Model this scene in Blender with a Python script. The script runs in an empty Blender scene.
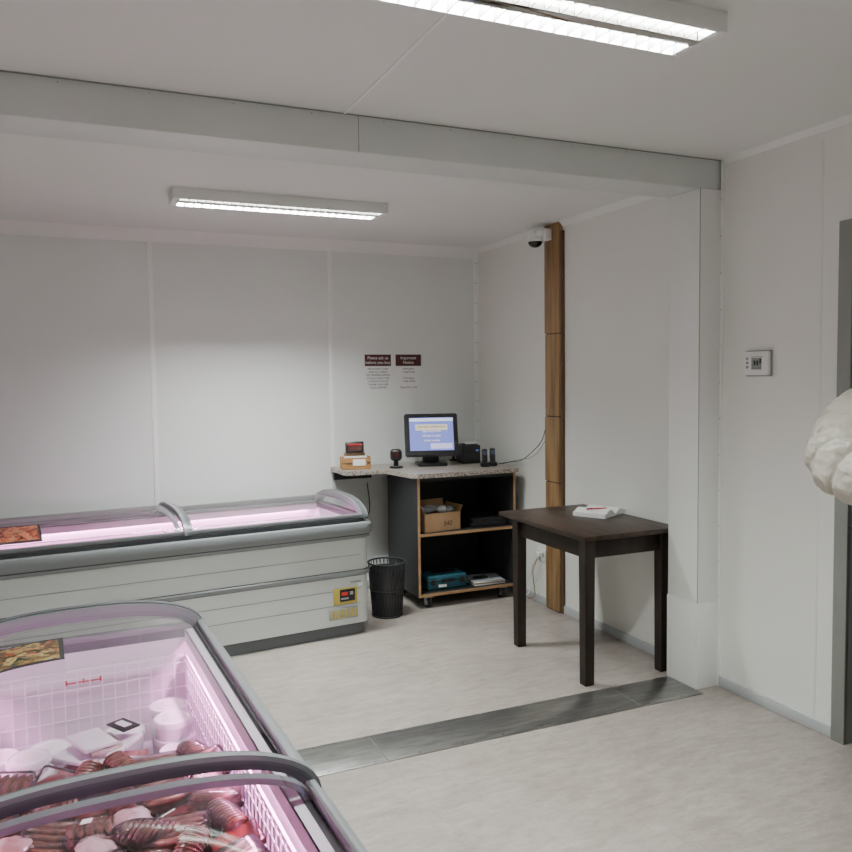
import bpy, bmesh, math, random
from mathutils import Vector, Matrix, noise
random.seed(7)
C = bpy.context.scene.collection
rad = math.radians

# ---------------- materials ----------------
MATS = {}
def mat(name, col, rough=0.5, metal=0.0, emis=None, estr=0.0, nscale=None, namt=0.0, bump=0.0, stretch=(1,1,1), coat=0.0, col2=None, spec=None):
    if name in MATS: return MATS[name]
    m = bpy.data.materials.new(name); m.use_nodes = True
    nt = m.node_tree; b = nt.nodes['Principled BSDF']
    b.inputs['Base Color'].default_value = (*col, 1)
    b.inputs['Roughness'].default_value = rough
    b.inputs['Metallic'].default_value = metal
    if spec is not None: b.inputs['Specular IOR Level'].default_value = spec
    if coat: b.inputs['Coat Weight'].default_value = coat
    if emis:
        b.inputs['Emission Color'].default_value = (*emis, 1)
        b.inputs['Emission Strength'].default_value = estr
    if nscale:
        tc = nt.nodes.new('ShaderNodeTexCoord'); mp = nt.nodes.new('ShaderNodeMapping')
        mp.inputs['Scale'].default_value = stretch
        nz = nt.nodes.new('ShaderNodeTexNoise'); nz.inputs['Scale'].default_value = nscale
        nz.inputs['Detail'].default_value = 6
        nt.links.new(tc.outputs['Object'], mp.inputs['Vector']); nt.links.new(mp.outputs[0], nz.inputs['Vector'])
        cr = nt.nodes.new('ShaderNodeValToRGB')
        c2 = col2 if col2 else tuple(max(0, c*(1-namt)) for c in col)
        cr.color_ramp.elements[0].position = 0.35; cr.color_ramp.elements[1].position = 0.65
        cr.color_ramp.elements[0].color = (*c2, 1); cr.color_ramp.elements[1].color = (*col, 1)
        nt.links.new(nz.outputs['Fac'], cr.inputs['Fac']); nt.links.new(cr.outputs[0], b.inputs['Base Color'])
        if bump:
            bp = nt.nodes.new('ShaderNodeBump'); bp.inputs['Strength'].default_value = bump
            bp.inputs['Distance'].default_value = 0.01
            nt.links.new(nz.outputs['Fac'], bp.inputs['Height']); nt.links.new(bp.outputs[0], b.inputs['Normal'])
    MATS[name] = m
    return m

def thin(name, tint, base_refl, diff=0.0, rough=0.03):
    m = bpy.data.materials.new(name); m.use_nodes = True
    nt = m.node_tree; nt.nodes.clear()
    o = nt.nodes.new('ShaderNodeOutputMaterial'); tr = nt.nodes.new('ShaderNodeBsdfTransparent')
    tr.inputs[0].default_value = (*tint, 1)
    gl = nt.nodes.new('ShaderNodeBsdfGlossy'); gl.inputs['Roughness'].default_value = rough
    fr = nt.nodes.new('ShaderNodeFresnel'); fr.inputs['IOR'].default_value = base_refl
    mx = nt.nodes.new('ShaderNodeMixShader')
    nt.links.new(fr.outputs[0], mx.inputs[0]); nt.links.new(gl.outputs[0], mx.inputs[2])
    if diff > 0:
        df = nt.nodes.new('ShaderNodeBsdfDiffuse'); df.inputs[0].default_value = (.9, .85, .88, 1)
        m2 = nt.nodes.new('ShaderNodeMixShader'); m2.inputs[0].default_value = diff
        nt.links.new(tr.outputs[0], m2.inputs[1]); nt.links.new(df.outputs[0], m2.inputs[2])
        nt.links.new(m2.outputs[0], mx.inputs[1])
    else:
        nt.links.new(tr.outputs[0], mx.inputs[1])
    nt.links.new(mx.outputs[0], o.inputs[0])
    return m

wallM = mat('wall_panel', (.82, .845, .83), .38, nscale=1.2, namt=.03)
wallR = mat('wall_panel_right', (.86, .86, .82), .42, nscale=1.2, namt=.03)
ceilM = mat('ceiling_panel', (.80, .81, .79), .6, nscale=.8, namt=.03)
trimM = mat('white_trim', (.86, .87, .855), .4)
beamM = mat('beam_steel', (.70, .735, .72), .4, nscale=2, namt=.04)
seamM = mat('seam_shadow', (.30, .31, .31), .8)
seamL = mat('seam_light', (.93, .94, .93), .45)
screwM = mat('screw', (.35, .35, .35), .4, .8)
baseM = mat('baseboard_grey', (.48, .50, .51), .5)
frameG = mat('door_frame_grey', (.25, .26, .24), .5)
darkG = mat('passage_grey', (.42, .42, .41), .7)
steel = mat('brushed_steel', (.42, .415, .40), .33, .9, nscale=7, namt=.35, stretch=(1, 5, 1))
steelseam = mat('steel_seam', (.16, .16, .16), .6)
fwhite = mat('freezer_white', (.60, .625, .61), .4, nscale=3, namt=.05)
fgrey = mat('freezer_grey', (.10, .108, .115), .36)
flgrey = mat('freezer_light_grey', (.20, .213, .22), .33)
fdark = mat('freezer_dark', (.025, .028, .032), .4)
finn = mat('freezer_inner', (.72, .68, .72), .45)
wireM = mat('white_wire', (.85, .83, .85), .4)
black = mat('black_plastic', (.007, .007, .009), .4)
blackm = mat('black_matte', (.017, .017, .019), .75)
lamin = mat('dark_laminate', (.014, .016, .018), .55)
ply = mat('plywood_edge', (.38, .22, .105), .6, nscale=5, namt=.25, stretch=(1, 1, 6))
woodpost = mat('timber_plank', (.36, .225, .10), .6, nscale=4, col2=(.21, .115, .048), stretch=(3, 6, .6), bump=.1)
tabM = mat('dark_oak', (.048, .029, .019), .40, nscale=4, col2=(.020, .013, .009), stretch=(6, .7, 6), bump=.15, spec=.3)
tabL = mat('dark_oak_leg', (.026, .017, .012), .5, nscale=4, col2=(.011, .008, .006), stretch=(6, 6, .7), spec=.3)
card = mat('cardboard', (.38, .23, .12), .8, nscale=20, namt=.1)
paper = mat('paper_white', (.84, .84, .84), .7)
redp = mat('red_plastic', (.50, .02, .02), .4)
maroon = mat('maroon_print', (.075, .018, .016), .7)
ink = mat('ink', (.025, .025, .025), .8)
teal = mat('teal_toolbox', (.01, .08, .11), .5)
yellow = mat('yellow_label', (.50, .40, .08), .5)
boxwood = mat('box_wood', (.44, .23, .08), .6, nscale=8, namt=.3, stretch=(1, 1, 5))
greyp = mat('grey_plastic', (.33, .34, .36), .5)
lcd = mat('lcd_green', (.25, .29, .26), .3)
glassM = thin('freezer_glass', (.94, .93, .95), 1.42)
filmM = thin('packing_film', (.98, .95, .96), 1.40, .03, .08)
ledM = mat('pink_led', (.9, .6, .8), .5, emis=(1, .50, .85), estr=2)
meatA = mat('meat_dark', (.085, .015, .011), .35, nscale=70, col2=(.25, .085, .06), coat=.25)
meatB = mat('meat_red', (.17, .016, .016), .3, nscale=22, col2=(.045, .006, .006), coat=.4)
meatC = mat('sausage_pink', (.30, .09, .07), .3, nscale=50, col2=(.15, .032, .026), coat=.3)
meatD = mat('bacon_pale', (.42, .19, .17), .3, nscale=18, col2=(.17, .03, .03), coat=.3, stretch=(1, 4, 1))
tubM = mat('white_tub', (.78, .74, .78), .35)
bagM = mat('frosted_bag', (.62, .46, .50), .28, nscale=14, col2=(.34, .14, .14), coat=.3, bump=.3)
labelP = mat('pack_label', (.78, .74, .70), .6)
speck = mat('granite_laminate', (.52, .47, .42), .35, nscale=90, col2=(.14, .11, .09))

def floor_mat():
    m = bpy.data.materials.new('vinyl_planks'); m.use_nodes = True; nt = m.node_tree
    b = nt.nodes['Principled BSDF']; b.inputs['Roughness'].default_value = .34
    tc = nt.nodes.new('ShaderNodeTexCoord')
    br = nt.nodes.new('ShaderNodeTexBrick'); br.inputs['Scale'].default_value = 1
    br.inputs['Brick Width'].default_value = 1.2; br.inputs['Row Height'].default_value = .18
    br.inputs['Mortar Size'].default_value = .0012; br.inputs['Mortar Smooth'].default_value = .6
    br.inputs['Color1'].default_value = (.395, .350, .318, 1); br.inputs['Color2'].default_value = (.365, .323, .293, 1)
    br.inputs['Mortar'].default_value = (.31, .275, .25, 1)
    nt.links.new(tc.outputs['Object'], br.inputs['Vector'])
    last = br.outputs['Color']
    for sc, st, lo, hi, dark, fac in ((6.0, (1.2, 4, 1), .38, .60, .72, .75), (2.2, (1, 1.6, 1), .40, .60, .88, .7), (34, (1, 2.5, 1), .35, .65, .84, .7)):
        mp = nt.nodes.new('ShaderNodeMapping'); mp.inputs['Scale'].default_value = st
        nz = nt.nodes.new('ShaderNodeTexNoise'); nz.inputs['Scale'].default_value = sc; nz.inputs['Detail'].default_value = 12
        nz.inputs['Roughness'].default_value = .75; nz.inputs['Distortion'].default_value = .6
        nt.links.new(tc.outputs['Object'], mp.inputs[0]); nt.links.new(mp.outputs[0], nz.inputs['Vector'])
        cr = nt.nodes.new('ShaderNodeValToRGB'); cr.color_ramp.elements[0].position = lo; cr.color_ramp.elements[1].position = hi
        cr.color_ramp.elements[0].color = (dark, dark*.985, dark*.975, 1); cr.color_ramp.elements[1].color = (1.06, 1.06, 1.06, 1)
        nt.links.new(nz.outputs['Fac'], cr.inputs[0])
        mx = nt.nodes.new('ShaderNodeMix'); mx.data_type = 'RGBA'; mx.blend_type = 'MULTIPLY'; mx.inputs[0].default_value = fac
        nt.links.new(last, mx.inputs[6]); nt.links.new(cr.outputs[0], mx.inputs[7]); last = mx.outputs[2]
    nt.links.new(last, b.inputs['Base Color'])
    return m
floorM = floor_mat()

def picture_mat(name, cols, scale):
    m = bpy.data.materials.new(name); m.use_nodes = True; nt = m.node_tree
    b = nt.nodes['Principled BSDF']; b.inputs['Roughness'].default_value = .35
    tc = nt.nodes.new('ShaderNodeTexCoord'); v = nt.nodes.new('ShaderNodeTexVoronoi'); v.inputs['Scale'].default_value = scale
    nz = nt.nodes.new('ShaderNodeTexNoise'); nz.inputs['Scale'].default_value = scale*.6
    nt.links.new(tc.outputs['Object'], nz.inputs['Vector'])
    mxv = nt.nodes.new('ShaderNodeMix'); mxv.data_type = 'VECTOR'; mxv.inputs[0].default_value = .08
    nt.links.new(tc.outputs['Object'], mxv.inputs[4]); nt.links.new(nz.outputs['Color'], mxv.inputs[5])
    nt.links.new(mxv.outputs[1], v.inputs['Vector'])
    sep = nt.nodes.new('ShaderNodeSeparateColor'); nt.links.new(v.outputs['Color'], sep.inputs[0])
    cr = nt.nodes.new('ShaderNodeValToRGB')
    els = cr.color_ramp.elements
    while len(els) < len(cols): els.new(.5)
    for i, c in enumerate(cols):
        els[i].position = i/(len(cols)-1); els[i].color = (*c, 1)
    nt.links.new(sep.outputs[0], cr.inputs[0]); nt.links.new(cr.outputs[0], b.inputs['Base Color'])
    return m
picA = picture_mat('burger_photo', [(.01, .01, .01), (.22, .13, .04), (.45, .36, .14), (.28, .05, .03), (.02, .04, .015), (.01, .01, .01)], 55)
picB = picture_mat('steak_photo', [(.03, .01, .01), (.40, .05, .02), (.50, .22, .12), (.2, .02, .01), (.02, .01, .01)], 50)

# ---------------- builder ----------------
class B:
    def __init__(s, name):
        s.name = name; s.bm = bmesh.new(); s.mats = []
    def mi(s, m):
        if m not in s.mats: s.mats.append(m)
        return s.mats.index(m)
    def merge(s, t, m, M=None):
        i = s.mi(m)
        for f in t.faces: f.material_index = i
        if M is not None: t.transform(M)
        me = bpy.data.meshes.new('t'); t.to_mesh(me); t.free(); s.bm.from_mesh(me); bpy.data.meshes.remove(me)
    def box(s, c, d, m, R=None, bev=0, seg=2):
        t = bmesh.new(); bmesh.ops.create_cube(t, size=1)
        bmesh.ops.scale(t, vec=d, verts=t.verts)
        if bev: bmesh.ops.bevel(t, geom=t.edges[:], offset=bev, segments=seg, affect='EDGES', profile=.5)
        M = Matrix.Translation(c)
        if R is not None: M = M @ R
        s.merge(t, m, M); return s
    def bb(s, x0, x1, y0, y1, z0, z1, m, bev=0):
        return s.box(((x0+x1)/2, (y0+y1)/2, (z0+z1)/2), (abs(x1-x0), abs(y1-y0), abs(z1-z0)), m, bev=bev)
    def cyl(s, p0, p1, r0, m, r1=None, seg=20, caps=True):
        p0 = Vector(p0); p1 = Vector(p1); d = p1-p0
        t = bmesh.new(); bmesh.ops.create_cone(t, cap_ends=caps, segments=seg, radius1=r0, radius2=(r0 if r1 is None else r1), depth=d.length)
        s.merge(t, m, Matrix.Translation((p0+p1)/2) @ d.to_track_quat('Z', 'Y').to_matrix().to_4x4()); return s
    def sph(s, c, r, m, sc=(1, 1, 1), R=None, seg=20):
        t = bmesh.new(); bmesh.ops.create_uvsphere(t, u_segments=seg, v_segments=max(6, seg//2), radius=r)
        bmesh.ops.scale(t, vec=sc, verts=t.verts)
        M = Matrix.Translation(c)
        if R is not None: M = M @ R
        s.merge(t, m, M); return s
    def torus(s, c, R0, r, m, R=None, a0=0, a1=2*math.pi, n=28, k=10):
        pts = [Vector((R0*math.cos(a0+(a1-a0)*i/n), R0*math.sin(a0+(a1-a0)*i/n), 0)) for i in range(n+1)]
        M = Matrix.Translation(c)
        if R is not None: M = M @ R
        return s.tube([M @ p for p in pts], r, m, k)
    def tube(s, pts, r, m, k=8, M=None):
        t = bmesh.new(); rings = []
        pts = [Vector(p) for p in pts]; n = len(pts); up = None
        for i, p in enumerate(pts):
            d = (pts[min(i+1, n-1)]-pts[max(i-1, 0)]).normalized()
            if up is None:
                up = d.orthogonal().normalized()
            else:
                up = (up-d*up.dot(d)).normalized()
            sd = d.cross(up); rr = r[i] if isinstance(r, (list, tuple)) else r
            rings.append([t.verts.new(p+rr*(math.cos(2*math.pi*j/k)*up+math.sin(2*math.pi*j/k)*sd)) for j in range(k)])
        for i in range(n-1):
            for j in range(k):
                t.faces.new((rings[i][j], rings[i][(j+1) % k], rings[i+1][(j+1) % k], rings[i+1][j]))
        t.faces.new(rings[0][::-1]); t.faces.new(rings[-1])
        bmesh.ops.recalc_face_normals(t, faces=t.faces)
        s.merge(t, m, M); return s
    def prism(s, poly, z0, z1, m, M=None):
        t = bmesh.new(); a = [t.verts.new((x, y, z0)) for x, y in poly]; b = [t.verts.new((x, y, z1)) for x, y in poly]
        n = len(poly); t.faces.new(a[::-1]); t.faces.new(b)
        for i in range(n): t.faces.new((a[i], a[(i+1) % n], b[(i+1) % n], b[i]))
        bmesh.ops.recalc_face_normals(t, faces=t.faces)
        s.merge(t, m, M); return s
    def finish(s, M=None, ang=35, parent=None):
        me = bpy.data.meshes.new(s.name); s.bm.to_mesh(me); s.bm.free()
        for m in s.mats: me.materials.append(m)
        for p in me.polygons: p.use_smooth = True
        me.set_sharp_from_angle(angle=rad(ang))
        o = bpy.data.objects.new(s.name, me); C.objects.link(o)
        if M is not None: o.matrix_world = M
        if parent: o.parent = parent
        return o

def empty(name, loc=(0, 0, 0)):
    e = bpy.data.objects.new(name, None); e.location = loc; e.empty_display_size = .1; C.objects.link(e)
    bpy.context.view_layer.update(); return e
def text(name, s, size, m, M, parent, align='CENTER'):
    cu = bpy.data.curves.new(name, 'FONT'); cu.body = s; cu.size = size; cu.align_x = align; cu.align_y = 'CENTER'
    cu.materials.append(m); cu.extrude = .0002
    o = bpy.data.objects.new(name, cu); C.objects.link(o); o.parent = parent; o.matrix_world = M
    return o

# ---------------- camera ----------------
H = 1.58; F = 810.
ya = rad(23.7); p = math.atan(.0593)
Fh = Vector((math.sin(ya), math.cos(ya), 0)); Rr = Vector((math.cos(ya), -math.sin(ya), 0)); Z = Vector((0, 0, 1))
fw = Fh*math.cos(p)-Z*math.sin(p); U = Z*math.cos(p)+Fh*math.sin(p)
ro = .0125
rc = (Rr-ro*U).normalized(); uc = (U+ro*Rr).normalized()
cam = bpy.data.cameras.new('camera'); camo = bpy.data.objects.new('camera', cam); C.objects.link(camo)
M = Matrix.Identity(4)
for i in range(3):
    M[i][0] = rc[i]; M[i][1] = uc[i]; M[i][2] = -fw[i]
M[2][3] = H
camo.matrix_world = M
cam.sensor_width = 36; cam.lens = F/852*36; cam.clip_start = .02
bpy.context.scene.camera = camo

# ---------------- room ----------------
XR = 2.975; YB = 5.745; XL = -3.2; YF = -2.8; ZF = 2.63; ZR = 2.585
DY0, DY1, DZ = 1.48, 2.41, 2.19
b = B('floor'); b.bb(XL-.1, 4.6, YF-.1, YB+.1, -.1, 0, floorM); b.finish()
b = B('ceiling'); b.bb(XL-.1, 4.6, YF-.1, 3.2, ZF, ZF+.12, ceilM); b.bb(XL-.1, XR+.1, 3.2, YB+.1, ZR, ZR+.165, ceilM); b.finish()
b = B('wall_back'); b.bb(XL-.1, XR+.12, YB, YB+.1, 0, ZR+.0, wallM); b.finish()
b = B('wall_left'); b.bb(XL-.1, XL, YF-.1, YB, 0, ZR, wallM); b.finish()
b = B('wall_front'); b.bb(XL, 4.5, YF-.1, YF, 0, ZF, wallM); b.finish()
b = B('wall_right')
b.bb(XR, XR+.12, DY1, YB, 0, ZR, wallR); b.bb(XR, XR+.12, DY1, 3.2, ZR, ZF, wallR)
b.bb(XR, XR+.12, YF, DY0, 0, ZF, wallR); b.bb(XR, XR+.12, DY0, DY1, DZ, ZF, wallR); b.finish()
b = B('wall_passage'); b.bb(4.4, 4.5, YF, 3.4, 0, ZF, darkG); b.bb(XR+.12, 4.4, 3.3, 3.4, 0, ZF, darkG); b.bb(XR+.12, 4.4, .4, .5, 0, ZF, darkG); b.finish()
b = B('door_1')
for y0, y1 in ((DY1-.045, DY1+.0), (DY0, DY0+.045)):
    b.bb(XR-.012, XR+.132, y0, y1, 0, DZ, frameG, .003)
b.bb(XR-.012, XR+.132, DY0, DY1, DZ-.045, DZ, frameG, .003)
b.bb(XR-.02, XR, DY1-.045, DY1+.02, 0, DZ+.02, frameG, .003); b.bb(XR-.02, XR, DY0-.02, DY0+.045, 0, DZ+.02, frameG, .003)
b.bb(XR-.0195, XR, DY0-.019, DY1+.019, DZ-.045, DZ+.0195, frameG, .003)
b.bb(XR+.14, XR+1.0, DY0-.005, DY0+.035, .01, DZ-.05, flgrey, .003)
b.cyl((XR+.92, DY0+.035, 1.03), (XR+.92, DY0+.085, 1.03), .01, steel); b.cyl((XR+.92, DY0+.085, 1.03), (XR+.80, DY0+.085, 1.03), .009, steel)
b.finish()

# beam & column
b = B('ceiling_beam')
BY0, BY1, BZ = 3.12, 3.35, 2.483
b.bb(XL, XR, BY0, BY1, BZ, ZF, beamM, .004)
b.bb(XL, XR, BY0-.004, BY0, ZF-.005, ZF-.001, seamM)
for x in (-1.25, 1.09):
    b.bb(x, x+.003, BY0-.0015, BY0, BZ, ZF, seamM)
for i in range(20):
    x = -3.0+i*.3
    b.cyl((x, BY0-.002, ZF-.016), (x, BY0, ZF-.016), .0025, screwM, seg=8)
b.finish()
b = B('column')
CX = 2.83
b.bb(CX, XR, BY0-.012, 3.325, 0, BZ+.0, trimM, .004)
b.bb(CX-.003, XR, BY0-.016, 3.328, 0, .435, trimM, .003)
b.bb(CX+.0, CX+.003, BY0-.0135, BY0-.011, .44, BZ, seamM)
b.bb(XR-.012, XR, BY0-.022, BY0-.01, .0, ZF, seamL)
for z in [i*.18+.1 for i in range(14)]:
    b.cyl((XR-.012, BY0-.016, z), (XR-.012, BY0-.013, z), .003, screwM, seg=8)
b.finish()

n = [0]
def trim(x0, x1, y0, y1, z0, z1, m=seamL):
    n[0] += 1
    b = B('trim_%d' % n[0]); b.bb(x0, x1, y0, y1, z0, z1, m, .001); b.finish()
for x in (-1.98, -.73, .52, 1.767):
    trim(x-.016, x+.016, YB-.006, YB, 0, ZR-.06)
for y in (.05, 2.53): 
    trim(XR-.002, XR, y-.006, y+.006, 0, ZF-.06, wallR)
n[0] += 1
b = B('trim_%d' % n[0]); b.bb(XR-.03, XR, YB-.004, YB, 0, ZR, seamL); b.bb(XR-.004, XR, YB-.03, YB-.004, 0, ZR, seamL)
for i in range(16):
    z = .15+i*.155
    b.cyl((XR-.018, YB-.007, z), (XR-.018, YB-.004, z), .0035, screwM, seg=8); b.cyl((XR-.007, YB-.018, z), (XR-.004, YB-.018, z), .0035, screwM, seg=8)
b.finish()
def cove(p0, p1, inward, z, s):
    n[0] += 1
    p0 = Vector((*p0, z)); p1 = Vector((*p1, z)); iv = Vector((*inward, 0))
    b = B('trim_%d' % n[0]); t = bmesh.new()
    A = [t.verts.new(v) for v in (p0, p0+iv*s, p0-Z*s)]; D = [t.verts.new(v) for v in (p1, p1+iv*s, p1-Z*s)]
    t.faces.new(A); t.faces.new(D[::-1])
    for i in range(3): t.faces.new((A[i], D[i], D[(i+1) % 3], A[(i+1) % 3]))
    bmesh.ops.recalc_face_normals(t, faces=t.faces); b.merge(t, trimM); b.finish()
cove((XL, YB), (XR, YB), (0, -1), ZR, .075)
cove((XR, BY1), (XR, YB), (-1, 0), ZR, .035)
cove((XR, YF), (XR, BY0-.03), (-1, 0), ZF, .025)
trim(1.03, 1.040, YF, BY0, ZF-.004, ZF); trim(-.5, -.488, YF, BY0, ZF-.003, ZF)
b = B('baseboard_right')
b.bb(XR-.014, XR, 2.43, BY0-.022, 0, .055, baseM, .004); b.bb(XR-.014, XR, 3.33, YB-.03, 0, .055, baseM, .004); b.bb(XR-.014, XR, YF, DY0-.02, 0, .055, baseM, .004); b.finish()
b = B('baseboard_back'); b.bb(XL, XR-.014, YB-.014, YB, 0, .055, baseM, .004); b.finish()

b = B('metal_floor_strip')
b.bb(-1.6, CX-.01, 3.05, 3.31, 0, .004, steel, .001)
for x in (-.2, 1.15, 2.45):
    b.bb(x, x+.004, 3.05, 3.31, .0035, .0046, steelseam)
for i in range(22):
    for y in (3.066, 3.294): b.cyl((-1.5+i*.2, y, .003), (-1.5+i*.2, y, .0055), .005, steelseam, seg=8)
b.finish()

b = B('timber_post')
zs = [0, .87, 1.31, 1.86, ZR-.002]
for i in range(4):
    b.bb(XR-.035, XR-.001, 4.52, 4.69+(.004 if i % 2 else -.002), zs[i]+.006, zs[i+1], woodpost, .003)
b.bb(XR-.03, XR-.001, 4.53, 4.68, 0, ZR-.01, blackm)
b.bb(XR-.02, XR-.001, 4.50, 4.52, 0, ZR-.06, mat('post_side', (.12, .07, .04), .8))
b.finish()

# ---------------- ceiling lights ----------------
def fixture(cx, cy, zc, L=1.24, W=.205, power=26):
    e = B('ceiling_light')
    h = .060
    wt = .012
    body = mat('lamp_housing', (.82, .83, .82), .4); lou = mat('lamp_louvre', (.80, .81, .82), .18, .9)
    e.bb(-L/2, L/2, -W/2, W/2, -.006, 0, body, .002)
    for sy in (-1, 1): e.bb(-L/2, L/2, sy*W/2, sy*(W/2-wt), -h, -.006, body, .002)
    for sx in (-1, 1): e.bb(sx*(L/2-.0005), sx*(L/2-.022), -W/2+wt, W/2-wt, -h+.0005, -.006, body)
    e.bb(-L/2+.022, L/2-.022, -.020, .020, -h+.002, -.006, mat('lamp_spine', (.62, .58, .55), .1, 1.0), .002)
    for sy in (-1, 1):
        yc = sy*.056
        for i in range(26):
            x = -L/2+.035+i*(L-.07)/25
            e.bb(x-.0018, x+.0018, yc-.034, yc+.034, -h+.001, -.028, lou)
        e.cyl((-L/2+.03, yc, -.014), (L/2-.03, yc, -.014), .007, mat('tube_glass', (.9, .9, .9), .4, emis=(.93, 1, .98), estr=6), seg=12)
    o = e.finish(Matrix.Translation((cx, cy, zc)))
    for sy in (-1, 1):
        ld = bpy.data.lights.new('lamp', 'AREA'); ld.shape = 'RECTANGLE'; ld.size = L-.08; ld.size_y = .055
        ld.energy = power; ld.color = (.945, 1, .965)
        lo = bpy.data.objects.new('lamp', ld); C.objects.link(lo); lo.parent = o; lo.location = (0, sy*.056, -.023)
fixture(1.12, 4.51, ZR, L=1.19, power=76)
fixture(1.145, 1.955, ZF, L=1.28, power=66)
fixture(.6, -1.2, ZF, power=58)
fixture(-1.7, 2.2, ZF, power=58)

# ---------------- freezers ----------------
def rrect(hx, hy, r, k=6):
    pts = []
    for cx, cy, a in ((hx-r, hy-r, 0), (-hx+r, hy-r, 90), (-hx+r, -hy+r, 180), (hx-r, -hy+r, 270)):
        for i in range(k+1):
            t = rad(a+90*i/k); pts.append((cx+r*math.cos(t), cy+r*math.sin(t)))
    return pts
FL, FW = 2.4, .86
AV = .380
def archz(v, off=0.):
    q = min(1., abs(v)/(AV+off)); return .725+(.100+off)*(1-q**2.6)**(1/2.0)
def arch_pts(v0=-AV, v1=AV, off=0., n=40):
    out = []
    for i in range(n+1):
        t = -math.cos(math.pi*i/n); v = (v0+v1)/2+(v1-v0)/2*t
        out.append((v*(1+off/AV), archz(v*(1+off/AV), off)))
    return out
def strip(b, u0, u1, off0, off1, m, v0=-AV, v1=AV):
    t = bmesh.new(); a = arch_pts(v0, v1, off0); c = arch_pts(v0, v1, off1)
    A = [[t.verts.new((u, v, z)) for v, z in L_] for u, L_ in ((u0, a), (u0, c), (u1, c), (u1, a))]
    N = len(a)
    for i in range(N-1):
        for k in range(4):
            t.faces.new((A[k][i], A[(k+1) % 4][i], A[(k+1) % 4][i+1], A[k][i+1]))
    t.faces.new([A[k][0] for k in range(4)]); t.faces.new([A[k][-1] for k in range(4)])
    bmesh.ops.recalc_face_normals(t, faces=t.faces); b.merge(t, m)
def glass_sheet(b, u0, u1, off, m):
    t = bmesh.new(); a = arch_pts(off=off)
    A = [t.verts.new((u0, v, z)) for v, z in a]; D = [t.verts.new((u1, v, z)) for v, z in a]
    for i in range(len(a)-1): t.faces.new((A[i], D[i], D[i+1], A[i+1]))
    b.merge(t, m)
def freezer(M, us, led):
    b = B('chest_freezer')
    hx, hy = FL/2, FW/2
    bands = [
        (.05, .0, .05, fgrey), (.05, .07, .05, fgrey), (.03, .075, .06, fwhite), (.03, .37, .06, fgrey), (.018, .378, .06, flgrey),
        (.018, .398, .06, flgrey), (.026, .405, .06, fdark), (.030, .408, .06, fwhite), (.03, .60, .06, flgrey), (.012, .608, .07, flgrey),
        (.012, .622, .07, fdark), (.004, .630, .08, flgrey), (0, .64, .08, flgrey), (0, .685, .08, flgrey), (.006, .697, .08, flgrey), (.026, .702, .08, fdark), (.034, .698, .08, fdark), (.037, .722, .08, fgrey),
        (.062, .722, .06, fgrey), (.066, .69, .06, finn), (.076, .66, .06, finn), (.076, .20, .06, finn)]
    t = bmesh.new(); loops = []
    for ins, z, r, m in bands: loops.append([t.verts.new((x, y, z)) for x, y in rrect(hx-ins, hy-ins, r)])
    N = len(loops[0])
    for i in range(len(bands)-1):
        for j in range(N):
            f = t.faces.new((loops[i][j], loops[i][(j+1) % N], loops[i+1][(j+1) % N], loops[i+1][j])); f.material_index = b.mi(bands[i][3])
    f = t.faces.new(loops[-1]); f.material_index = b.mi(finn)
    f = t.faces.new(loops[0][::-1]); f.material_index = b.mi(fgrey)
    me = bpy.data.meshes.new('t'); t.to_mesh(me); t.free(); b.bm.from_mesh(me)
    for z in (.20, .29, .50):
        for sv in (-1, 1): b.box((0, sv*(hy-.0295), z), (FL-.2, .002, .003), flgrey)
    for u0, u1 in ((-hx+.035, -hx+.085), (hx-.085, hx-.035)):
        strip(b, u0, u1, -.03, .012, flgrey)
        strip(b, u0+.012, u1-.012, .012, .017, fgrey)
    for sg in (-1, 1):
        t = bmesh.new(); u = sg*(hx-.05)
        vs = [t.verts.new((u, v, z)) for v, z in arch_pts(off=-.03)]; t.faces.new(vs); b.merge(t, glassM)
        b.box((u, 0, .728), (.03, .74, .02), flgrey, bev=.004)
    glass_sheet(b, -hx+.07, us+.02, .006, glassM); glass_sheet(b, us-.06, hx-.07, -.012, glassM)
    strip(b, us-.032, us+.016, -.008, .013, fgrey); strip(b, us-.032, us-.014, .013, .024, flgrey)
    strip(b, us-.070, us-.046, -.022, -.008, flgrey)
    for sv in (-1, 1):
        b.box((0, sv*AV, .738), (FL-.12, .022, .022), flgrey, bev=.004)
        b.box((0, sv*(AV-.020), .716), (FL-.14, .012, .018), fdark)
        b.box((0, sv*.329, .704), (FL-.18, .004, .040), finn)  # valance strip added to hide the LED lamps and cut their pink spill
        b.box((0, sv*.343, .722), (FL-.18, .032, .004), finn)
        b.box((0, sv*.348, .716), (FL-.3, .010, .006), ledM)
    zb0, zt = .36, .640; iv, iu = .325, hx-.105
    def wires(fu, fv, tu, tv, k):
        for i in range(k+1):
            a = i/k; b.box((fu+(tu-fu)*a, fv+(tv-fv)*a, (zb0+zt)/2), (.0045, .0045, zt-zb0), wireM)
        d = Vector((tu-fu, tv-fv, 0))
        for z in (zb0, .42, .48, .53, .58, .615, zt):
            rr = .007 if z == zt else .003
            if abs(d.x) > abs(d.y): b.box(((fu+tu)/2, fv, z), (d.length, rr, rr), wireM)
            else: b.box((fu, (fv+tv)/2, z), (rr, d.length, rr), wireM)
    wires(-iu, -iv, iu, -iv, 60); wires(-iu, iv, iu, iv, 60)
    for u in (-iu, -.55 if us < 0 else us, iu): wires(u, -iv, u, iv, 17)
    b.box((0, 0, zb0-.004), (iu*2, iv*2, .006), finn)
    for u in (-hx+.087, hx-.10):
        b.box((u, .0, .60), (.003, .10, .004), redp)
        for s_ in (-1, 1): b.box((u, s_*.052, .603), (.003, .006, .018), redp)
        b.box((u, .0, .603), (.003, .005, .014), redp)
    y = -(hy-.03)
    b.box((1.0, y-.004, .255), (.155, .01, .10), yellow, bev=.004)
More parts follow.
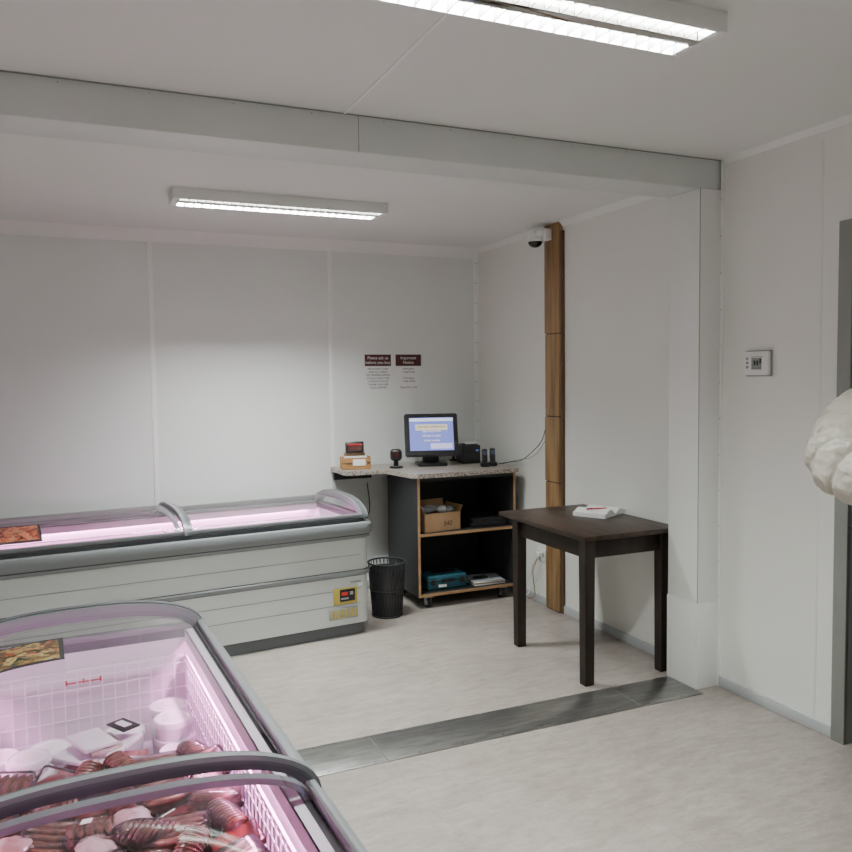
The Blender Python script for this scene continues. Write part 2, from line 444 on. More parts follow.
    b.box((1.01, y-.010, .26), (.10, .01, .075), black, bev=.004)
    b.box((.99, y-.016, .272), (.040, .003, .020), mat('red_display', (.2, .01, .01), .3, emis=(1, .05, .02), estr=.35))
    b.box((1.035, y-.016, .272), (.02, .003, .020), greyp); b.box((.99, y-.016, .242), (.05, .003, .010), greyp)
    b.box((.985, y-.004, .15), (.19, .01, .07), greyp, bev=.003)
    for i in range(8): b.box((.905+i*.023, y-.010, .15), (.012, .006, .05), yellow)
    b.box((1.07, y-.002, .335), (.07, .003, .012), greyp); b.box((1.10, y-.002, .315), (.03, .003, .018), paper)
    b.box((-.95, y-.002, .14), (.25, .006, .09), greyp, bev=.003)
    o = b.finish(M, ang=30)
    for sv in (-1, 1):
        ld = bpy.data.lights.new('led_light', 'AREA'); ld.shape = 'RECTANGLE'; ld.size = FL-.3; ld.size_y = .010
        ld.energy = led; ld.color = (1, .38, .78)
        lo = bpy.data.objects.new('led_light', ld); C.objects.link(lo); lo.parent = o
        lo.location = (0, sv*.348, .705); lo.rotation_euler = (sv*-rad(25), 0, 0)
    return o
MB = Matrix.Translation((.468, 4.985, 0)) @ Matrix.Rotation(rad(5.5), 4, 'Z')
MF = Matrix.Translation((.045, 1.740, 0)) @ Matrix.Rotation(rad(91.9), 4, 'Z')
freezer(MB, .08, 16); freezer(MF, -.12, 18)

# ---------------- goods ----------------
def rotm(): return Matrix.Rotation(random.uniform(0, 6.28), 4, 'Z')
def item(b, kind, c, s=.78):
    c = Vector(c); R = Matrix.Rotation(random.choice((0, math.pi/2))+random.uniform(-.5, .5), 4, 'Z') @ Matrix.Rotation(random.uniform(-.3, .3), 4, 'X') @ Matrix.Rotation(random.uniform(-.25, .25), 4, 'Y')
    R0 = R
    R = R @ Matrix.Scale(s, 4)
    T = Matrix.Translation(c) @ R
    def film(z, d, bev): 
        b.box(c+Vector((0, 0, z*s)), d, filmM, R, bev)
        if random.random() < .35: b.box(T @ Vector((random.uniform(-.03, .03), random.uniform(-.02, .02), z+d[2]/2+.001)), (.045, .03, .001), labelP, R)
    if kind == 'patty':
        k = 10
        for i in range(k):
            M = T @ Matrix.Translation(((i-(k-1)/2)*.016, 0, .036)) @ Matrix.Rotation(rad(64), 4, 'Y')
            t = bmesh.new(); bmesh.ops.create_cone(t, cap_ends=True, segments=18, radius1=.040, radius2=.040, depth=.011)
            bmesh.ops.bevel(t, geom=[e for e in t.edges if not e.is_manifold or e.calc_face_angle(0) > 1], offset=.0035, segments=2, affect='EDGES')
            b.merge(t, meatA, M)
        if random.random() < .5: b.sph(c+Vector((0, 0, .036*s)), 1, filmM, (.098, .052, .046), R, 16)
    elif kind == 'sausage':
        mm = meatC if random.random() < .5 else meatA
        for j in range(2):
            for i in range(5):
                pts = []
                for q in range(9):
                    a = (q/8-.5); pts.append(T @ Vector((a*.15, (i-2)*.026+.006*math.cos(a*6), .018+j*.025)))
                b.tube(pts, [.004*s, .010*s, .0125*s, .013*s, .013*s, .013*s, .0125*s, .010*s, .004*s], mm, 10)
        film(.03, (.18, .14, .056), .02)
    elif kind in ('steak', 'bacon'):
        t = bmesh.new(); bmesh.ops.create_icosphere(t, subdivisions=3, radius=1)
        off = Vector((random.random()*50, 0, 0))
        for v in t.verts:
            f = 1+.35*noise.noise(v.co*1.3+off); v.co = Vector((v.co.x*f*.075, v.co.y*f*.055, v.co.z*.024*(1+.5*noise.noise(v.co*3+off))+.024))
        b.merge(t, meatB if kind == 'steak' else meatD, T)
        film(.024, (.175, .135, .042), .016)
    elif kind == 'ring':
        for j in range(2): b.torus(T @ Vector((0, 0, .02+j*.03)), .043*s, .015*s, meatA if j else meatB, R0, 0, 5.6)
    elif kind == 'bag':
        t = bmesh.new(); bmesh.ops.create_uvsphere(t, u_segments=28, v_segments=16, radius=1)
        off = Vector((random.random()*50, 0, 0))
        for v in t.verts:
            f = 1+.18*noise.noise(v.co*3+off)+.14*noise.noise(v.co*7+off); v.co = Vector((v.co.x*.085*f, v.co.y*.06*f, v.co.z*.03*f+.03))
        b.merge(t, bagM, T)
    elif kind == 'flat':
        b.box(c+Vector((0, 0, .02)), (.15, .10, .022), random.choice((meatC, meatB, bagM)), R, .008)
        b.box(T @ Vector((0, 0, .0345)), (.11, .07, .001), labelP, R)
        b.box(T @ Vector((0, 0, .0355)), (.06, .012, .001), maroon, R)
def pile(name, M, u0, u1, v0, v1, seedv, kinds, layers=2, z0=.375, step=.094):
    random.seed(seedv); b = B(name)
    for L_ in range(layers):
        u = u0+.045+(L_ % 2)*.03
        while u < u1-.03:
            v = v0+.045+(L_ % 2)*.02
            while v < v1-.03:
                item(b, random.choice(kinds), (u+random.uniform(-.018, .018), v+random.uniform(-.018, .018), z0+L_*.045+random.uniform(0, .018)))
                v += step
            u += step
    return b.finish(M, ang=50)
K = ['patty', 'sausage', 'steak', 'bag', 'ring', 'steak', 'patty', 'bacon', 'patty', 'sausage', 'flat', 'patty']
pile('packaged_meat_pile', MF, -1.0, -.1, -.30, .30, 11, K, 2, .42, .13)
pile('packaged_meat_pile', MF, -.1, .55, -.30, .30, 12, K, 3, .425)
pile('packaged_meat_pile', MB, -1.0, .05, -.30, .30, 5, ['steak', 'bacon', 'bag', 'patty', 'flat', 'flat'], 2, .51, .13)
pile('packaged_meat_pile', MB, .12, .98, -.30, .30, 6, ['bag', 'bacon', 'bag', 'steak', 'flat', 'flat'], 2, .51, .13)
random.seed(3)
b = B('plastic_food_tubs')
def tub(x, y, z, r=.062, h=.10):
    b.cyl((x, y, z), (x, y, z+h-.012), r*.86, tubM, r*.96, 28); b.cyl((x, y, z+h-.014), (x, y, z+h), r*1.02, wireM, r*1.0, 28)
    b.torus((x, y, z+h), r*.93, .003, tubM, n=28, k=6); b.cyl((x, y, z+h), (x, y, z+h+.001), r*.6, tubM, seg=28)
    b.box((x+r*.2, y, z+h+.0015), (.05, .03, .001), labelP)
for u, v, lv in ((.97, -.25, 1), (.86, -.25, 1), (.75, -.25, 0), (.97, -.11, 0), (.64, -.25, 0), (.80, .16, 1), (.68, .25, 1), (.94, .25, 0), (.94, .11, 0)):
    tub(u, v, .365)
    if lv: tub(u+.003, v+.003, .466, .06, .055 if v < 0 else .04)
b.finish(MF)
b = B('frozen_food_packs')
random.seed(9)
for i in range(14):
    u = random.uniform(.64, .86); v = random.uniform(-.10, .03)
    b.box((u, v, .40+i*.008), (.14, .10, .013), random.choice((tubM, bagM, meatD, bagM)), rotm() @ Matrix.Rotation(random.uniform(-.15, .15), 4, 'X'), .004)
b.box((.88, -.10, .52), (.09, .06, .006), black, Matrix.Rotation(.5, 4, 'Z'), .002); b.box((.88, -.10, .524), (.05, .025, .002), paper, Matrix.Rotation(.5, 4, 'Z'))
b.finish(MF)

def sign(name, M, u0, u1, v0, v1, off, m):
    b = B(name); strip(b, u0, u1, off, off+.002, blackm, v0, v1)
    strip(b, u0+.012, u1-.012, off+.002, off+.003, m, v0+.012, v1-.012); return b.finish(M)
sign('burger_picture_sign', MF, .63, .83, .06, .33, .008, picA)
sign('steak_picture_sign', MB, -.95, -.66, -.355, -.17, .008, picB)

# ---------------- POS counter ----------------
b = B('checkout_counter')
x0, x1, y0, y1, zt = 2.125, 2.885, 5.0, 5.56, .930
b.bb(x0, x0+.018, y0, y1, .085, zt-.03, lamin, .001); b.bb(x1-.018, x1, y0, y1, .085, zt-.03, lamin, .001)
for x in (x0, x1-.018): b.bb(x, x+.018, y0-.002, y0, .085, zt-.03, ply)
b.bb(x0, x1, y1-.01, y1, .085, zt-.03, lamin)
for z in (.085, .50):
    b.bb(x0+.018, x1-.018, y0+.005, y1-.01, z, z+.02, lamin); b.bb(x0+.018, x1-.018, y0+.001, y0+.005, z, z+.02, ply)
b.bb(x0+.018, x1-.018, y0, y1-.01, zt-.05, zt-.03, lamin)
sl = [(1.76, 5.37), (1.74, 5.40), (1.74, YB-.02), (2.91, YB-.02), (2.91, 5.0), (2.88, 4.975), (2.12, 4.975), (2.09, 5.0), (2.04, 5.33), (1.99, 5.37)]
b.prism(sl, zt-.026, zt+.004, speck)
b.bb(1.76, 2.05, YB-.05, YB-.02, zt-.09, zt-.030, lamin)
for x in (x0+.09, x1-.09):
    for y in (y0+.05, y1-.07):
        b.cyl((x-.014, y, .034), (x+.014, y, .034), .034, blackm, seg=24); b.cyl((x-.016, y, .034), (x+.016, y, .034), .018, paper, seg=16)
        for s_ in (-1, 1): b.box((x+s_*.02, y, .05), (.003, .035, .05), steel)
        b.box((x, y, .078), (.055, .055, .012), steel, bev=.002)
b.finish()
e_box = B('cardboard_box')
R = Matrix.Rotation(rad(6), 4, 'Z'); cx, cy, z0 = 2.32, 5.15, .523
w, d, h = .28, .22, .125
for s_ in (-1, 1):
    e_box.box(Vector((cx, cy, z0+h/2))+R.to_3x3() @ Vector((0, s_*d/2, 0)), (w, .005, h), card, R); e_box.box(Vector((cx, cy, z0+h/2))+R.to_3x3() @ Vector((s_*w/2, 0, 0)), (.005, d, h), card, R)
    e_box.box(Vector((cx, cy, z0+h+.02))+R.to_3x3() @ Vector((s_*(w/2+.01), 0, 0)), (.005, d, .05), card, R @ Matrix.Rotation(s_*rad(30), 4, 'Y'))
e_box.box((cx, cy, z0+.004), (w, d, .006), card, R)
e_box.box(Vector((cx, cy, z0+h+.02))+R.to_3x3() @ Vector((0, d/2+.01, .01)), (w, .005, .07), card, R @ Matrix.Rotation(rad(-20), 4, 'X'))
for i in range(6):
    e_box.sph((cx-.1+i*.038, cy+random.uniform(-.04, .04), z0+h+.01), .045, greyp if i % 2 else paper, (1, 1, .6), rotm(), 12)
ob = e_box.finish()
text('handwriting', 'S40', .048, mat('pencil', (.10, .06, .04), .8), Matrix.Translation(Vector((cx, cy, z0+.05))+R.to_3x3() @ Vector((.04, -d/2-.004, 0))) @ R @ Matrix.Rotation(rad(90), 4, 'X'), ob)
b = B('folder_stack')
for i in range(5):
    b.box((2.70+random.uniform(-.01, .01), 5.18, .529+i*.013), (.27, .26, .011), random.choice((black, blackm, black)), Matrix.Rotation(random.uniform(-.06, .06), 4, 'Z'), .002)
b.finish()
b = B('toolbox')
b.box((2.37, 5.14, .158), (.30, .17, .10), teal, bev=.012, seg=3); b.box((2.37, 5.14, .168), (.306, .176, .006), black)
b.box((2.37, 5.052, .17), (.10, .012, .022), black, bev=.003)
for s_ in (-1, 1): b.box((2.37+s_*.11, 5.052, .165), (.03, .01, .04), black, bev=.002)
b.box((2.37, 5.14, .214), (.16, .09, .012), black, bev=.004); b.box((2.33, 5.0535, .135), (.06, .004, .018), paper)
b.finish()
b = B('paper_stack')
for i in range(5):
    b.box((2.70, 5.14, .1085+i*.006), (.24, .20, .005), (paper, greyp, card)[i % 3], Matrix.Rotation(random.uniform(-.2, .2), 4, 'Z'))
b.box((2.66, 5.12, .143), (.10, .05, .015), black, bev=.004)
b.finish()

ZT = zt+.004
def tf(x, y, z, yaw): return Matrix.Translation((x, y, z)) @ Matrix.Rotation(rad(yaw), 4, 'Z')
b = B('touchscreen_monitor')
Rt = Matrix.Translation((0, 0, .225)) @ Matrix.Rotation(rad(-14), 4, 'X')
def rb(c, d, m, bev=0):
    t = bmesh.new(); bmesh.ops.create_cube(t, size=1); bmesh.ops.scale(t, vec=d, verts=t.verts)
    if bev: bmesh.ops.bevel(t, geom=t.edges[:], offset=bev, segments=2, affect='EDGES')
    b.merge(t, m, Rt @ Matrix.Translation(c))
rb((0, 0, 0), (.395, .035, .32), black, .008); rb((0, .03, 0), (.26, .05, .2), blackm, .01)
scr = mat('screen_blue', (.05, .06, .3), .3, emis=(.20, .24, .58), estr=1.3)
rb((0, -.0185, .005), (.325, .002, .245), scr)
rb((0, -.020, .112), (.325, .001, .022), mat('screen_white', (.3, .3, .3), .3, emis=(.6, .68, .9), estr=1.4))
rb((.07, -.020, -.085), (.16, .001, .04), mat('screen_violet', (.3, .3, .3), .3, emis=(.5, .48, .80), estr=1.3))
rb((0, -.0198, .055), (.24, .0008, .045), mat('screen_yellow', (.3, .3, .1), .3, emis=(.62, .55, .50), estr=1.2))
b.box((0, .05, .07), (.12, .04, .13), black, bev=.008); b.box((0, .03, .012), (.22, .20, .022), black, bev=.008)
mo = b.finish(tf(2.43, 5.44, ZT, -16))
yt = mat('screen_text', (.3, .3, .1), .3, emis=(1, .86, .55), estr=1.4)
yd = mat('screen_text_dark', (.1, .05, .02), .5)
for i, s_ in enumerate(('Saturday trading hours', 'open from nine', 'till four o clock', 'closed sunday')):
    text('screen_line_%d' % (i+1), s_, .022, yd if i == 0 else yt, mo.matrix_world @ Rt @ Matrix.Translation((0, -.021, .060-.034*i)) @ Matrix.Rotation(rad(90), 4, 'X'), mo)
b = B('receipt_printer')
b.box((0, 0, .07), (.145, .19, .14), black, bev=.012, seg=3); b.box((0, -.03, .142), (.11, .08, .008), blackm, bev=.003)
b.box((0, -.06, .147), (.08, .006, .012), paper); b.box((.045, -.096, .10), (.02, .003, .008), mat('led_blue', (.1, .2, .6), .3, emis=(.2, .4, 1), estr=.4)); b.box((0, -.097, .05), (.12, .004, .05), blackm, bev=.001)
b.finish(tf(2.76, 5.50, ZT, -10))
b = B('pole_display')
b.cyl((0, 0, 0), (0, 0, .20), .012, black); b.box((0, 0, .006), (.06, .06, .012), black, bev=.003); b.box((0, 0, .22), (.06, .03, .05), black, bev=.004); b.box((0, -.016, .22), (.045, .002, .03), lcd); b.finish(tf(2.72, 5.67, ZT, 0))
for i, (x, y) in enumerate(((2.735, 5.18), (2.81, 5.20))):
    b = B('cordless_phone')
    b.box((0, 0, .015), (.06, .07, .03), black, bev=.006)
    Rx = Matrix.Rotation(rad(-15), 4, 'X')
    b.box((0, .005, .07), (.040, .022, .115), black, Rx, .006); b.box((0, -.014, .100), (.028, .003, .030), mat('lcd_blue', (.07, .09, .16), .3), Rx, .001)
    for r_ in range(4):
        for c_ in range(3): b.box(((c_-1)*.011, -.0095, .078-r_*.012), (.007, .006, .006), blackm, Rx)
    b.finish(tf(x, y, ZT, -20))
b = B('barcode_scanner')
b.cyl((0, 0, 0), (0, 0, .014), .05, black, .046, 28); b.cyl((0, .01, .01), (0, .012, .06), .018, black)
b.box((0, 0, .095), (.085, .065, .085), black, bev=.025, seg=4); b.box((0, -.033, .10), (.055, .008, .045), mat('scan_window', (.04, .01, .012), .15), bev=.003)
b.finish(tf(2.14, 5.42, ZT, -20))
b = B('wooden_card_box')
w, d, h = .20, .14, .085
b.box((0, 0, .005), (w, d, .008), boxwood)
for s_ in (-1, 1):
    b.box((0, s_*d/2, h*.25), (w, .008, h*.4), boxwood); b.box((0, s_*d/2, h*.78), (w, .008, h*.4), boxwood)
    b.box((s_*w/2, 0, h/2), (.008, d, h), boxwood)
b.box((0, -.02, .052), (.16, .06, .075), paper); b.box((.02, -.076, .050), (.09, .003, .045), paper)
b.box((0, .04, .06), (.15, .04, .10), card)
b.box((0, .03, .150), (.13, .06, .08), black, Matrix.Rotation(rad(-12), 4, 'X'), .006); b.box((0, -.002, .145), (.10, .003, .035), maroon, Matrix.Rotation(rad(-12), 4, 'X'))
b.box((0, .0, .172), (.10, .003, .012), redp, Matrix.Rotation(rad(-12), 4, 'X'))
b.finish(tf(1.87, 5.54, ZT, -12))

def poster(cx, title, lines, head):
    e = empty('wall_poster', (cx, YB-.006, 1.612))
    b = B('sheet'); b.box((0, 0, 0), (.21, .002, .297), paper); b.box((0, -.0013, .105), (.21, .001, .087), maroon)
    o = b.finish(); o.parent = e
    base = Matrix.Translation((cx, YB-.0085, 1.612)) @ Matrix.Rotation(rad(90), 4, 'X')
    for i, t in enumerate(title): text('title_%d' % i, t, .032, paper, base @ Matrix.Translation((0, .122-i*.034, 0)), e)
    z = .040
    for i, t in enumerate(lines):
        text('line_%d' % i, t, .020, maroon if head and i % 3 == 0 else ink, base @ Matrix.Translation((0, z, 0)), e); z -= .0235
    return e
poster(2.13, ['Please ask us', 'before you buy'], ['WE ACCEPT CASH', 'AND ALL CARDS', 'NO MINIMUM SPEND', 'PLEASE CHECK THE', 'GOODS WITH US', 'THANK YOU FOR', 'YOUR SUPPORT'], 0)
poster(2.378, ['Important', 'Notice'], ['Meat packs', '* keep frozen', '', 'Fresh packs', '* keep chilled', '', 'Open Mon to Sat'], 1)

b = B('waste_bin')
bx, by = 1.895, 5.0; n1 = 30; rb0, rt0, hh = .098, .125, .36
for i in range(n1):
    a = 2*math.pi*i/n1; a2 = a+.35
    for q in (a2, a-.35):
        pts = []
        for k in range(6):
            f = k/5; aa = a+(q-a)*f; r_ = rb0+(rt0-rb0)*f
            pts.append((bx+r_*math.cos(aa), by+r_*math.sin(aa), .012+f*(hh-.014)))
        b.tube(pts, .0022, blackm, 4)
b.torus((bx, by, hh), rt0, .006, blackm); b.torus((bx, by, .008), rb0, .006, blackm); b.torus((bx, by, .18), .113, .003, blackm)
b.cyl((bx, by, .004), (bx, by, .01), rb0, blackm, seg=28)
t = bmesh.new(); bmesh.ops.create_cone(t, cap_ends=False, segments=28, radius1=.094, radius2=.118, depth=.30); b.merge(t, mat('bin_liner', (.03, .03, .034), .35), Matrix.Translation((bx, by, .17)))
b.finish()

# ---------------- table ----------------
b = B('wooden_table')
TX0, TX1, TY0, TY1, TZ = 2.318, 2.925, 3.335, 4.22, .780
b.bb(TX0, TX1, TY0, TY1, TZ-.026, TZ, tabM, .005)
for i in range(1, 5): b.bb(TX0+.122*i-.0008, TX0+.122*i+.0008, TY0+.004, TY1-.004, TZ-.0005, TZ+.0003, tabL)
lx0, lx1, ly0, ly1 = 2.376, TX1-.07, TY0+.065, TY1-.145
for x in (lx0, lx1):
    for y in (ly0, ly1):
        t = bmesh.new(); bmesh.ops.create_cube(t, size=1)
        for v in t.verts:
            k = .027 if v.co.z < 0 else .031
            v.co = Vector((math.copysign(k, v.co.x), math.copysign(k, v.co.y), 0 if v.co.z < 0 else TZ-.026))
        bmesh.ops.bevel(t, geom=t.edges[:], offset=.003, segments=1, affect='EDGES'); b.merge(t, tabL, Matrix.Translation((x, y, 0)))
for x in (lx0, lx1): b.bb(x-.012, x+.012, ly0, ly1, TZ-.125, TZ-.026, tabL, .002)
for y in (ly0, ly1): b.bb(lx0, lx1, y-.012, y+.012, TZ-.125, TZ-.026, tabL, .002)
b.finish()
b = B('notebook')
R = Matrix.Rotation(rad(28), 4, 'Z')
for s_ in (-1, 1):
    t = bmesh.new(); N = 10; rows = []
    for i in range(N+1):
        f = i/N; x = s_*f*.135; z = .010+.032*math.sin(min(1, f*1.2)*math.pi*.85)*(1 if s_ < 0 else .8)
        rows.append([t.verts.new((x, -.10, z)), t.verts.new((x, .10, z)), t.verts.new((x, .10, 0)), t.verts.new((x, -.10, 0))])
    for i in range(N):
        for k in range(4): t.faces.new((rows[i][k], rows[i+1][k], rows[i+1][(k+1) % 4], rows[i][(k+1) % 4]))
    t.faces.new(rows[-1]); t.faces.new(rows[0][::-1]); bmesh.ops.recalc_face_normals(t, faces=t.faces)
    b.merge(t, paper, R)
for i in range(7): b.box(R @ Vector((-.07, -.07+i*.022, .0432)), (.07, .001, .0006), greyp, R)
b.finish(Matrix.Translation((2.785, 3.86, TZ+.001)))
b = B('red_pen'); b.cyl((0, 0, 0), (.12, 0, 0), .004, redp, seg=12); b.cyl((.12, 0, 0), (.132, 0, 0), .004, ink, .001, 12); b.box((.02, 0, .005), (.035, .002, .002), redp)
b.finish(Matrix.Translation((2.655, 3.80, TZ+.047)) @ Matrix.Rotation(rad(-5), 4, 'Z'))

# ---------------- wall fittings ----------------
b = B('thermostat')
b.bb(XR-.010, XR, 2.785, 2.94, 1.568, 1.690, greyp, .004); b.bb(XR-.030, XR-.008, 2.79, 2.935, 1.573, 1.685, mat('thermo_white', (.86, .86, .84), .4), .007)
b.bb(XR-.0315, XR-.029, 2.825, 2.885, 1.600, 1.655, lcd)
for y_, z_ in ((2.865, 1.632), (2.848, 1.632), (2.831, 1.640)): b.bb(XR-.0325, XR-.031, y_-.005, y_+.005, z_-.012, z_+.010, ink)
b.bb(XR-.0325, XR-.029, 2.82, 2.89, 1.658, 1.661, greyp)
for z in (1.612, 1.632, 1.652): b.cyl((XR-.030, 2.910, z), (XR-.034, 2.910, z), .006, greyp, seg=12)
b.finish()
b = B('dome_security_camera')
yc, zc = 4.655, 2.475
XW = XR-.036
b.bb(XW-.05, XW, yc-.06, yc+.05, zc+.0, zc+.075, trimM, .006); b.bb(XW-.10, XW-.03, yc-.04, yc+.04, zc+.03, zc+.07, trimM, .006)
b.cyl((XW-.08, yc+.02, zc+.05), (XW-.08, yc+.02, zc+.0), .052, trimM, .056, 28)
b.sph((XW-.08, yc+.02, zc-.002), .048, mat('dome_dark', (.01, .01, .012), .08), (1, 1, .85)); b.torus((XW-.08, yc+.02, zc), .05, .006, trimM)
b.finish()
def bez(pts, k=14):
    out = []
    P = [Vector(p_) for p_ in pts]; P = [P[0]]+P+[P[-1]]
    for i in range(1, len(P)-2):
        for j in range(k):
            t_ = j/k; a, c, d, e = P[i-1], P[i], P[i+1], P[i+2]
            out.append(.5*((2*c)+(-a+d)*t_+(2*a-5*c+4*d-e)*t_**2+(-a+3*c-3*d+e)*t_**3))
    return out+[P[-2]]
b = B('hanging_wall_cable')
b.tube(bez([(XR-.008, 4.73, 1.22), (XR-.02, 4.78, 1.12), (XR-.05, 4.95, 1.0), (XR-.04, 5.15, .96), (XR-.03, 5.4, .92)]), .003, blackm, 6)
b.tube(bez([(XR-.008, 4.71, 1.16), (XR-.03, 4.85, 1.03), (XR-.03, 5.1, .975), (XR-.03, 5.3, .93)]), .0025, greyp, 6); b.finish()
b = B('camera_cable')
b.tube(bez([(XR-.006, 4.715, 2.46), (XR-.006, 4.72, 2.2), (XR-.006, 4.712, 1.7), (XR-.006, 4.72, 1.2)]), .0025, greyp, 6); b.finish()
b = B('power_cable')
b.tube(bez([(XR-.04, 4.80, .318), (XR-.05, 4.84, .25), (XR-.03, 4.90, .12), (XR-.04, 4.95, .02), (XR-.05, 5.2, .01)]), .004, trimM, 6)
b.tube(bez([(XR-.04, 4.79, .318), (XR-.07, 4.80, .22), (XR-.03, 4.84, .05), (XR-.05, 4.9, .012)]), .0035, ply, 6); b.finish()
b = B('freezer_cable')
b.tube(bez([(2.02, YB-.03, .80), (2.0, 5.62, .6), (1.9, 5.6, .50), (1.78, 5.62, .42), (1.75, 5.66, .1)]), .004, blackm, 6); b.finish()
b = B('power_socket'); b.bb(XR-.012, XR, 4.735, 4.835, .30, .385, mat('socket', (.85, .85, .83), .35), .004)
for y in (4.76, 4.81): b.cyl((XR-.013, y, .343), (XR-.0115, y, .343), .017, greyp, seg=20)
b.bb(XR-.035, XR-.012, 4.785, 4.825, .325, .36, trimM, .006); b.finish()

# ---------------- person in the doorway ----------------
P0 = Vector((3.0, 2.07, 0)); er = Rr.copy(); ef = -Fh
def W(r, f, z): return P0+er*r+ef*f+Z*z
FR = Matrix(((er.x, ef.x, 0, 0), (er.y, ef.y, 0, 0), (0, 0, 1, 0), (0, 0, 0, 1)))
pe = empty('person', P0)
def skin(name, verts, edges, radii, m, sub=2, root=0):
    me = bpy.data.meshes.new(name); me.from_pydata([W(*v)-P0 for v in verts], edges, []); 
    o = bpy.data.objects.new(name, me); C.objects.link(o); o.parent = pe
    o.modifiers.new('skin', 'SKIN')
    sv = me.skin_vertices[0].data
    for i, r_ in enumerate(radii):
        sv[i].radius = (r_, r_) if not isinstance(r_, tuple) else r_; sv[i].use_root = (i == root)
    o.modifiers['skin'].use_smooth_shade = True
    if sub: 
        s_ = o.modifiers.new('sub', 'SUBSURF'); s_.levels = sub; s_.render_levels = sub
    me.materials.append(m); return o
coat = mat('quilted_coat', (.62, .59, .51), .6, nscale=30, namt=.10, bump=.5)
trous = mat('dark_trousers', (.03, .035, .05), .8, nscale=30, namt=.2, bump=.2)
skinM = mat('skin', (.62, .38, .28), .5); hairM = mat('hair_brown', (.09, .05, .03), .6, nscale=30, namt=.4, stretch=(1, 1, .2), bump=.6); shoeM = mat('shoe', (.03, .025, .02), .5)
def lerp_list(keys, n_):
    out = []
    for i in range(n_):
        x = i/(n_-1)*(len(keys)-1); k = min(int(x), len(keys)-2); f = x-k; out.append(keys[k]*(1-f)+keys[k+1]*f)
    return out
def puffy(b, keys, radii, puffs, amp, m, M=None, k=36, per=12):
    pts = bez(keys, per); n_ = len(pts); r = lerp_list(radii, n_)
    r = [r[i]*(1-amp+amp*2*abs(math.sin(math.pi*puffs*i/(n_-1)))**.5) for i in range(n_)]
    b.tube(pts, r, m, k, M)
b = B('quilted_jacket')
puffy(b, [(0, 0, .84), (0, 0, 1.0), (0, 0, 1.15), (0, 0, 1.30), (0, 0, 1.42), (0, 0, 1.50), (0, 0, 1.55)], [.20, .205, .195, .205, .19, .09, .075], 9, .045, coat, Matrix.Diagonal((1, .72, 1, 1)), 72, 26)
for sd in (-1, 1):
    if sd < 0:
        keys = [(-.10, 0, 1.43), (-.19, .01, 1.425), (-.29, .05, 1.375), (-.372, .12, 1.29), (-.382, .19, 1.235), (-.30, .265, 1.20), (-.20, .315, 1.19), (-.125, .34, 1.19)]
    else:
        keys = [(.10, 0, 1.43), (.19, .01, 1.42), (.26, .03, 1.35), (.32, .07, 1.24), (.33, .14, 1.19), (.27, .24, 1.17), (.19, .31, 1.17), (.12, .34, 1.17)]
    puffy(b, keys, [.10, .115, .118, .116, .112, .098, .080, .058], 12, .11, coat, None, 64, 24)
# creases running across the puffs
for v in b.bm.verts:
    q = v.co.copy()
    f = 1-abs(noise.noise(Vector((q.x*26, q.y*26, q.z*26))))*2.2
    d = Vector((noise.noise(q*40), noise.noise(q*40+Vector((9, 3, 1))), noise.noise(q*40+Vector((2, 7, 5)))))
    v.co = q+d*.012*max(0, f)+Vector((noise.noise(q*14+Vector((4, 4, 4))), noise.noise(q*14+Vector((8, 1, 2))), noise.noise(q*14)))*.010
jk = b.finish(ang=180)
for v in jk.data.vertices: v.co = (FR @ v.co)
jk.parent = pe
rm = jk.modifiers.new('remesh', 'REMESH'); rm.mode = 'VOXEL'; rm.voxel_size = .0045; rm.use_smooth_shade = True
sm = jk.modifiers.new('smooth', 'SMOOTH'); sm.iterations = 1; sm.factor = .5
V = [(0, 0, .93)]; Rd = [.15]; E = []
def ext(src, pts, rs):
    last = src
    for v, r_ in zip(pts, rs):
        V.append(v); Rd.append(r_); E.append((last, len(V)-1)); last = len(V)-1
    return last
for sd in (-1, 1):
    ext(0, [(sd*.09, 0, .86), (sd*.10, .01, .66), (sd*.10, .02, .48), (sd*.105, .0, .28), (sd*.11, -.01, .09)], [.105, .088, .066, .062, .055])
skin('trousers', V, E, Rd, trous)
for sd in (-1, 1):
    b = B('shoe_%s' % ('r' if sd < 0 else 'l'))
    t = bmesh.new(); bmesh.ops.create_uvsphere(t, u_segments=20, v_segments=12, radius=1)
    for v in t.verts:
        y = v.co.y; v.co = Vector((v.co.x*.046*(1-.12*y), y*.14, max(0, v.co.z*.055*(1-.35*y)+.035)))
    b.merge(t, shoeM)
    o = b.finish(); o.parent = pe
    o.matrix_world = Matrix.Translation(W(sd*.115, .05, 0)) @ FR
b = B('head')
t = bmesh.new(); bmesh.ops.create_uvsphere(t, u_segments=32, v_segments=24, radius=1)
for v in t.verts:
    x, y, z = v.co; w = 1-.22*max(0, -z)**1.3
    v.co = Vector((x*.078*w, y*.096*(1-.10*max(0, -z)), z*.118))
    if y > .75 and abs(x) < .25 and -.45 < z < .05: v.co.y += .018*(1-abs(x)/.25)*(1-abs(z+.2)/.3 if abs(z+.2) < .3 else 0)
    if y > .7 and .0 < z < .28 and .2 < abs(x) < .6: v.co.y -= .006
b.merge(t, skinM)
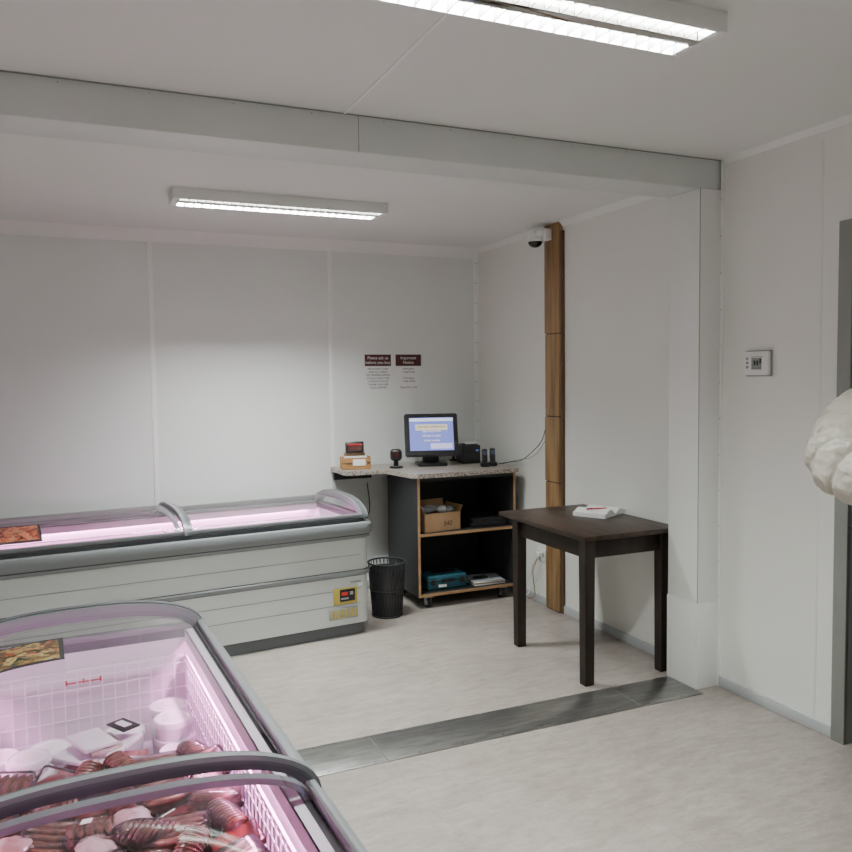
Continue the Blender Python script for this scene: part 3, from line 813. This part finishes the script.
for s_ in (-1, 1):
    b.sph((s_*.031, .080, .012), .0125, paper, seg=14); b.sph((s_*.031, .0905, .012), .005, ink, seg=10); b.box((s_*.031, .092, .036), (.034, .008, .005), hairM, bev=.002)
    b.sph((s_*.078, .0, -.005), .022, skinM, (.35, .7, 1.2), seg=14)
b.sph((0, .103, -.026), .011, skinM, (1.1, 1, .9), seg=12); b.sph((0, .088, -.058), .012, mat('lips', (.5, .2, .18), .5), (1.9, .7, .5), seg=14)
t = bmesh.new(); bmesh.ops.create_uvsphere(t, u_segments=32, v_segments=24, radius=1)
dl = [v for v in t.verts if (v.co.y > .35 and v.co.z < .45)]
bmesh.ops.delete(t, geom=dl, context='VERTS')
for v in t.verts: v.co = Vector((v.co.x*.089, v.co.y*.105-.006, v.co.z*(.13 if v.co.z > 0 else .17)+.005))
b.merge(t, hairM)
b.cyl((0, -.01, -.17), (0, -.005, -.06), .052, skinM, .05, 24)
o = b.finish(ang=80); o.parent = pe; o.matrix_world = Matrix.Translation(W(0, .02, 1.645)) @ FR
for sd in (-1, 1):
    wx, wy, wz = (-.12, .34, 1.19) if sd < 0 else (.12, .34, 1.17)
    sx = 1 if sd < 0 else -1
    V = [(wx, wy, wz)]; Rd = [.027]; E = []
    pm = ext(0, [(wx+sx*.03, wy+.010, wz-.003), (wx+sx*.065, wy+.016, wz-.008)], [.026, .024])
    for i, (dz, ln) in enumerate(((.028, .070), (.010, .080), (-.009, .074), (-.027, .058))):
        ext(pm, [(wx+sx*.088, wy+.018, wz-.008+dz), (wx+sx*(.088+ln*.45), wy+.010, wz-.012+dz), (wx+sx*(.088+ln*.78), wy-.012, wz-.015+dz), (wx+sx*(.088+ln*.86), wy-.030, wz-.017+dz)], [.0095, .009, .0085, .007])
    ext(1, [(wx+sx*.045, wy+.0, wz+.032), (wx+sx*.075, wy-.012, wz+.050), (wx+sx*.10, wy-.016, wz+.052)], [.012, .0105, .008])
    skin('hand_%s' % ('r' if sd < 0 else 'l'), V, E, Rd, skinM, 2)

w = bpy.data.worlds.new('world'); bpy.context.scene.world = w; w.use_nodes = True
w.node_tree.nodes['Background'].inputs[0].default_value = (.6, .65, .7, 1); w.node_tree.nodes['Background'].inputs[1].default_value = .2
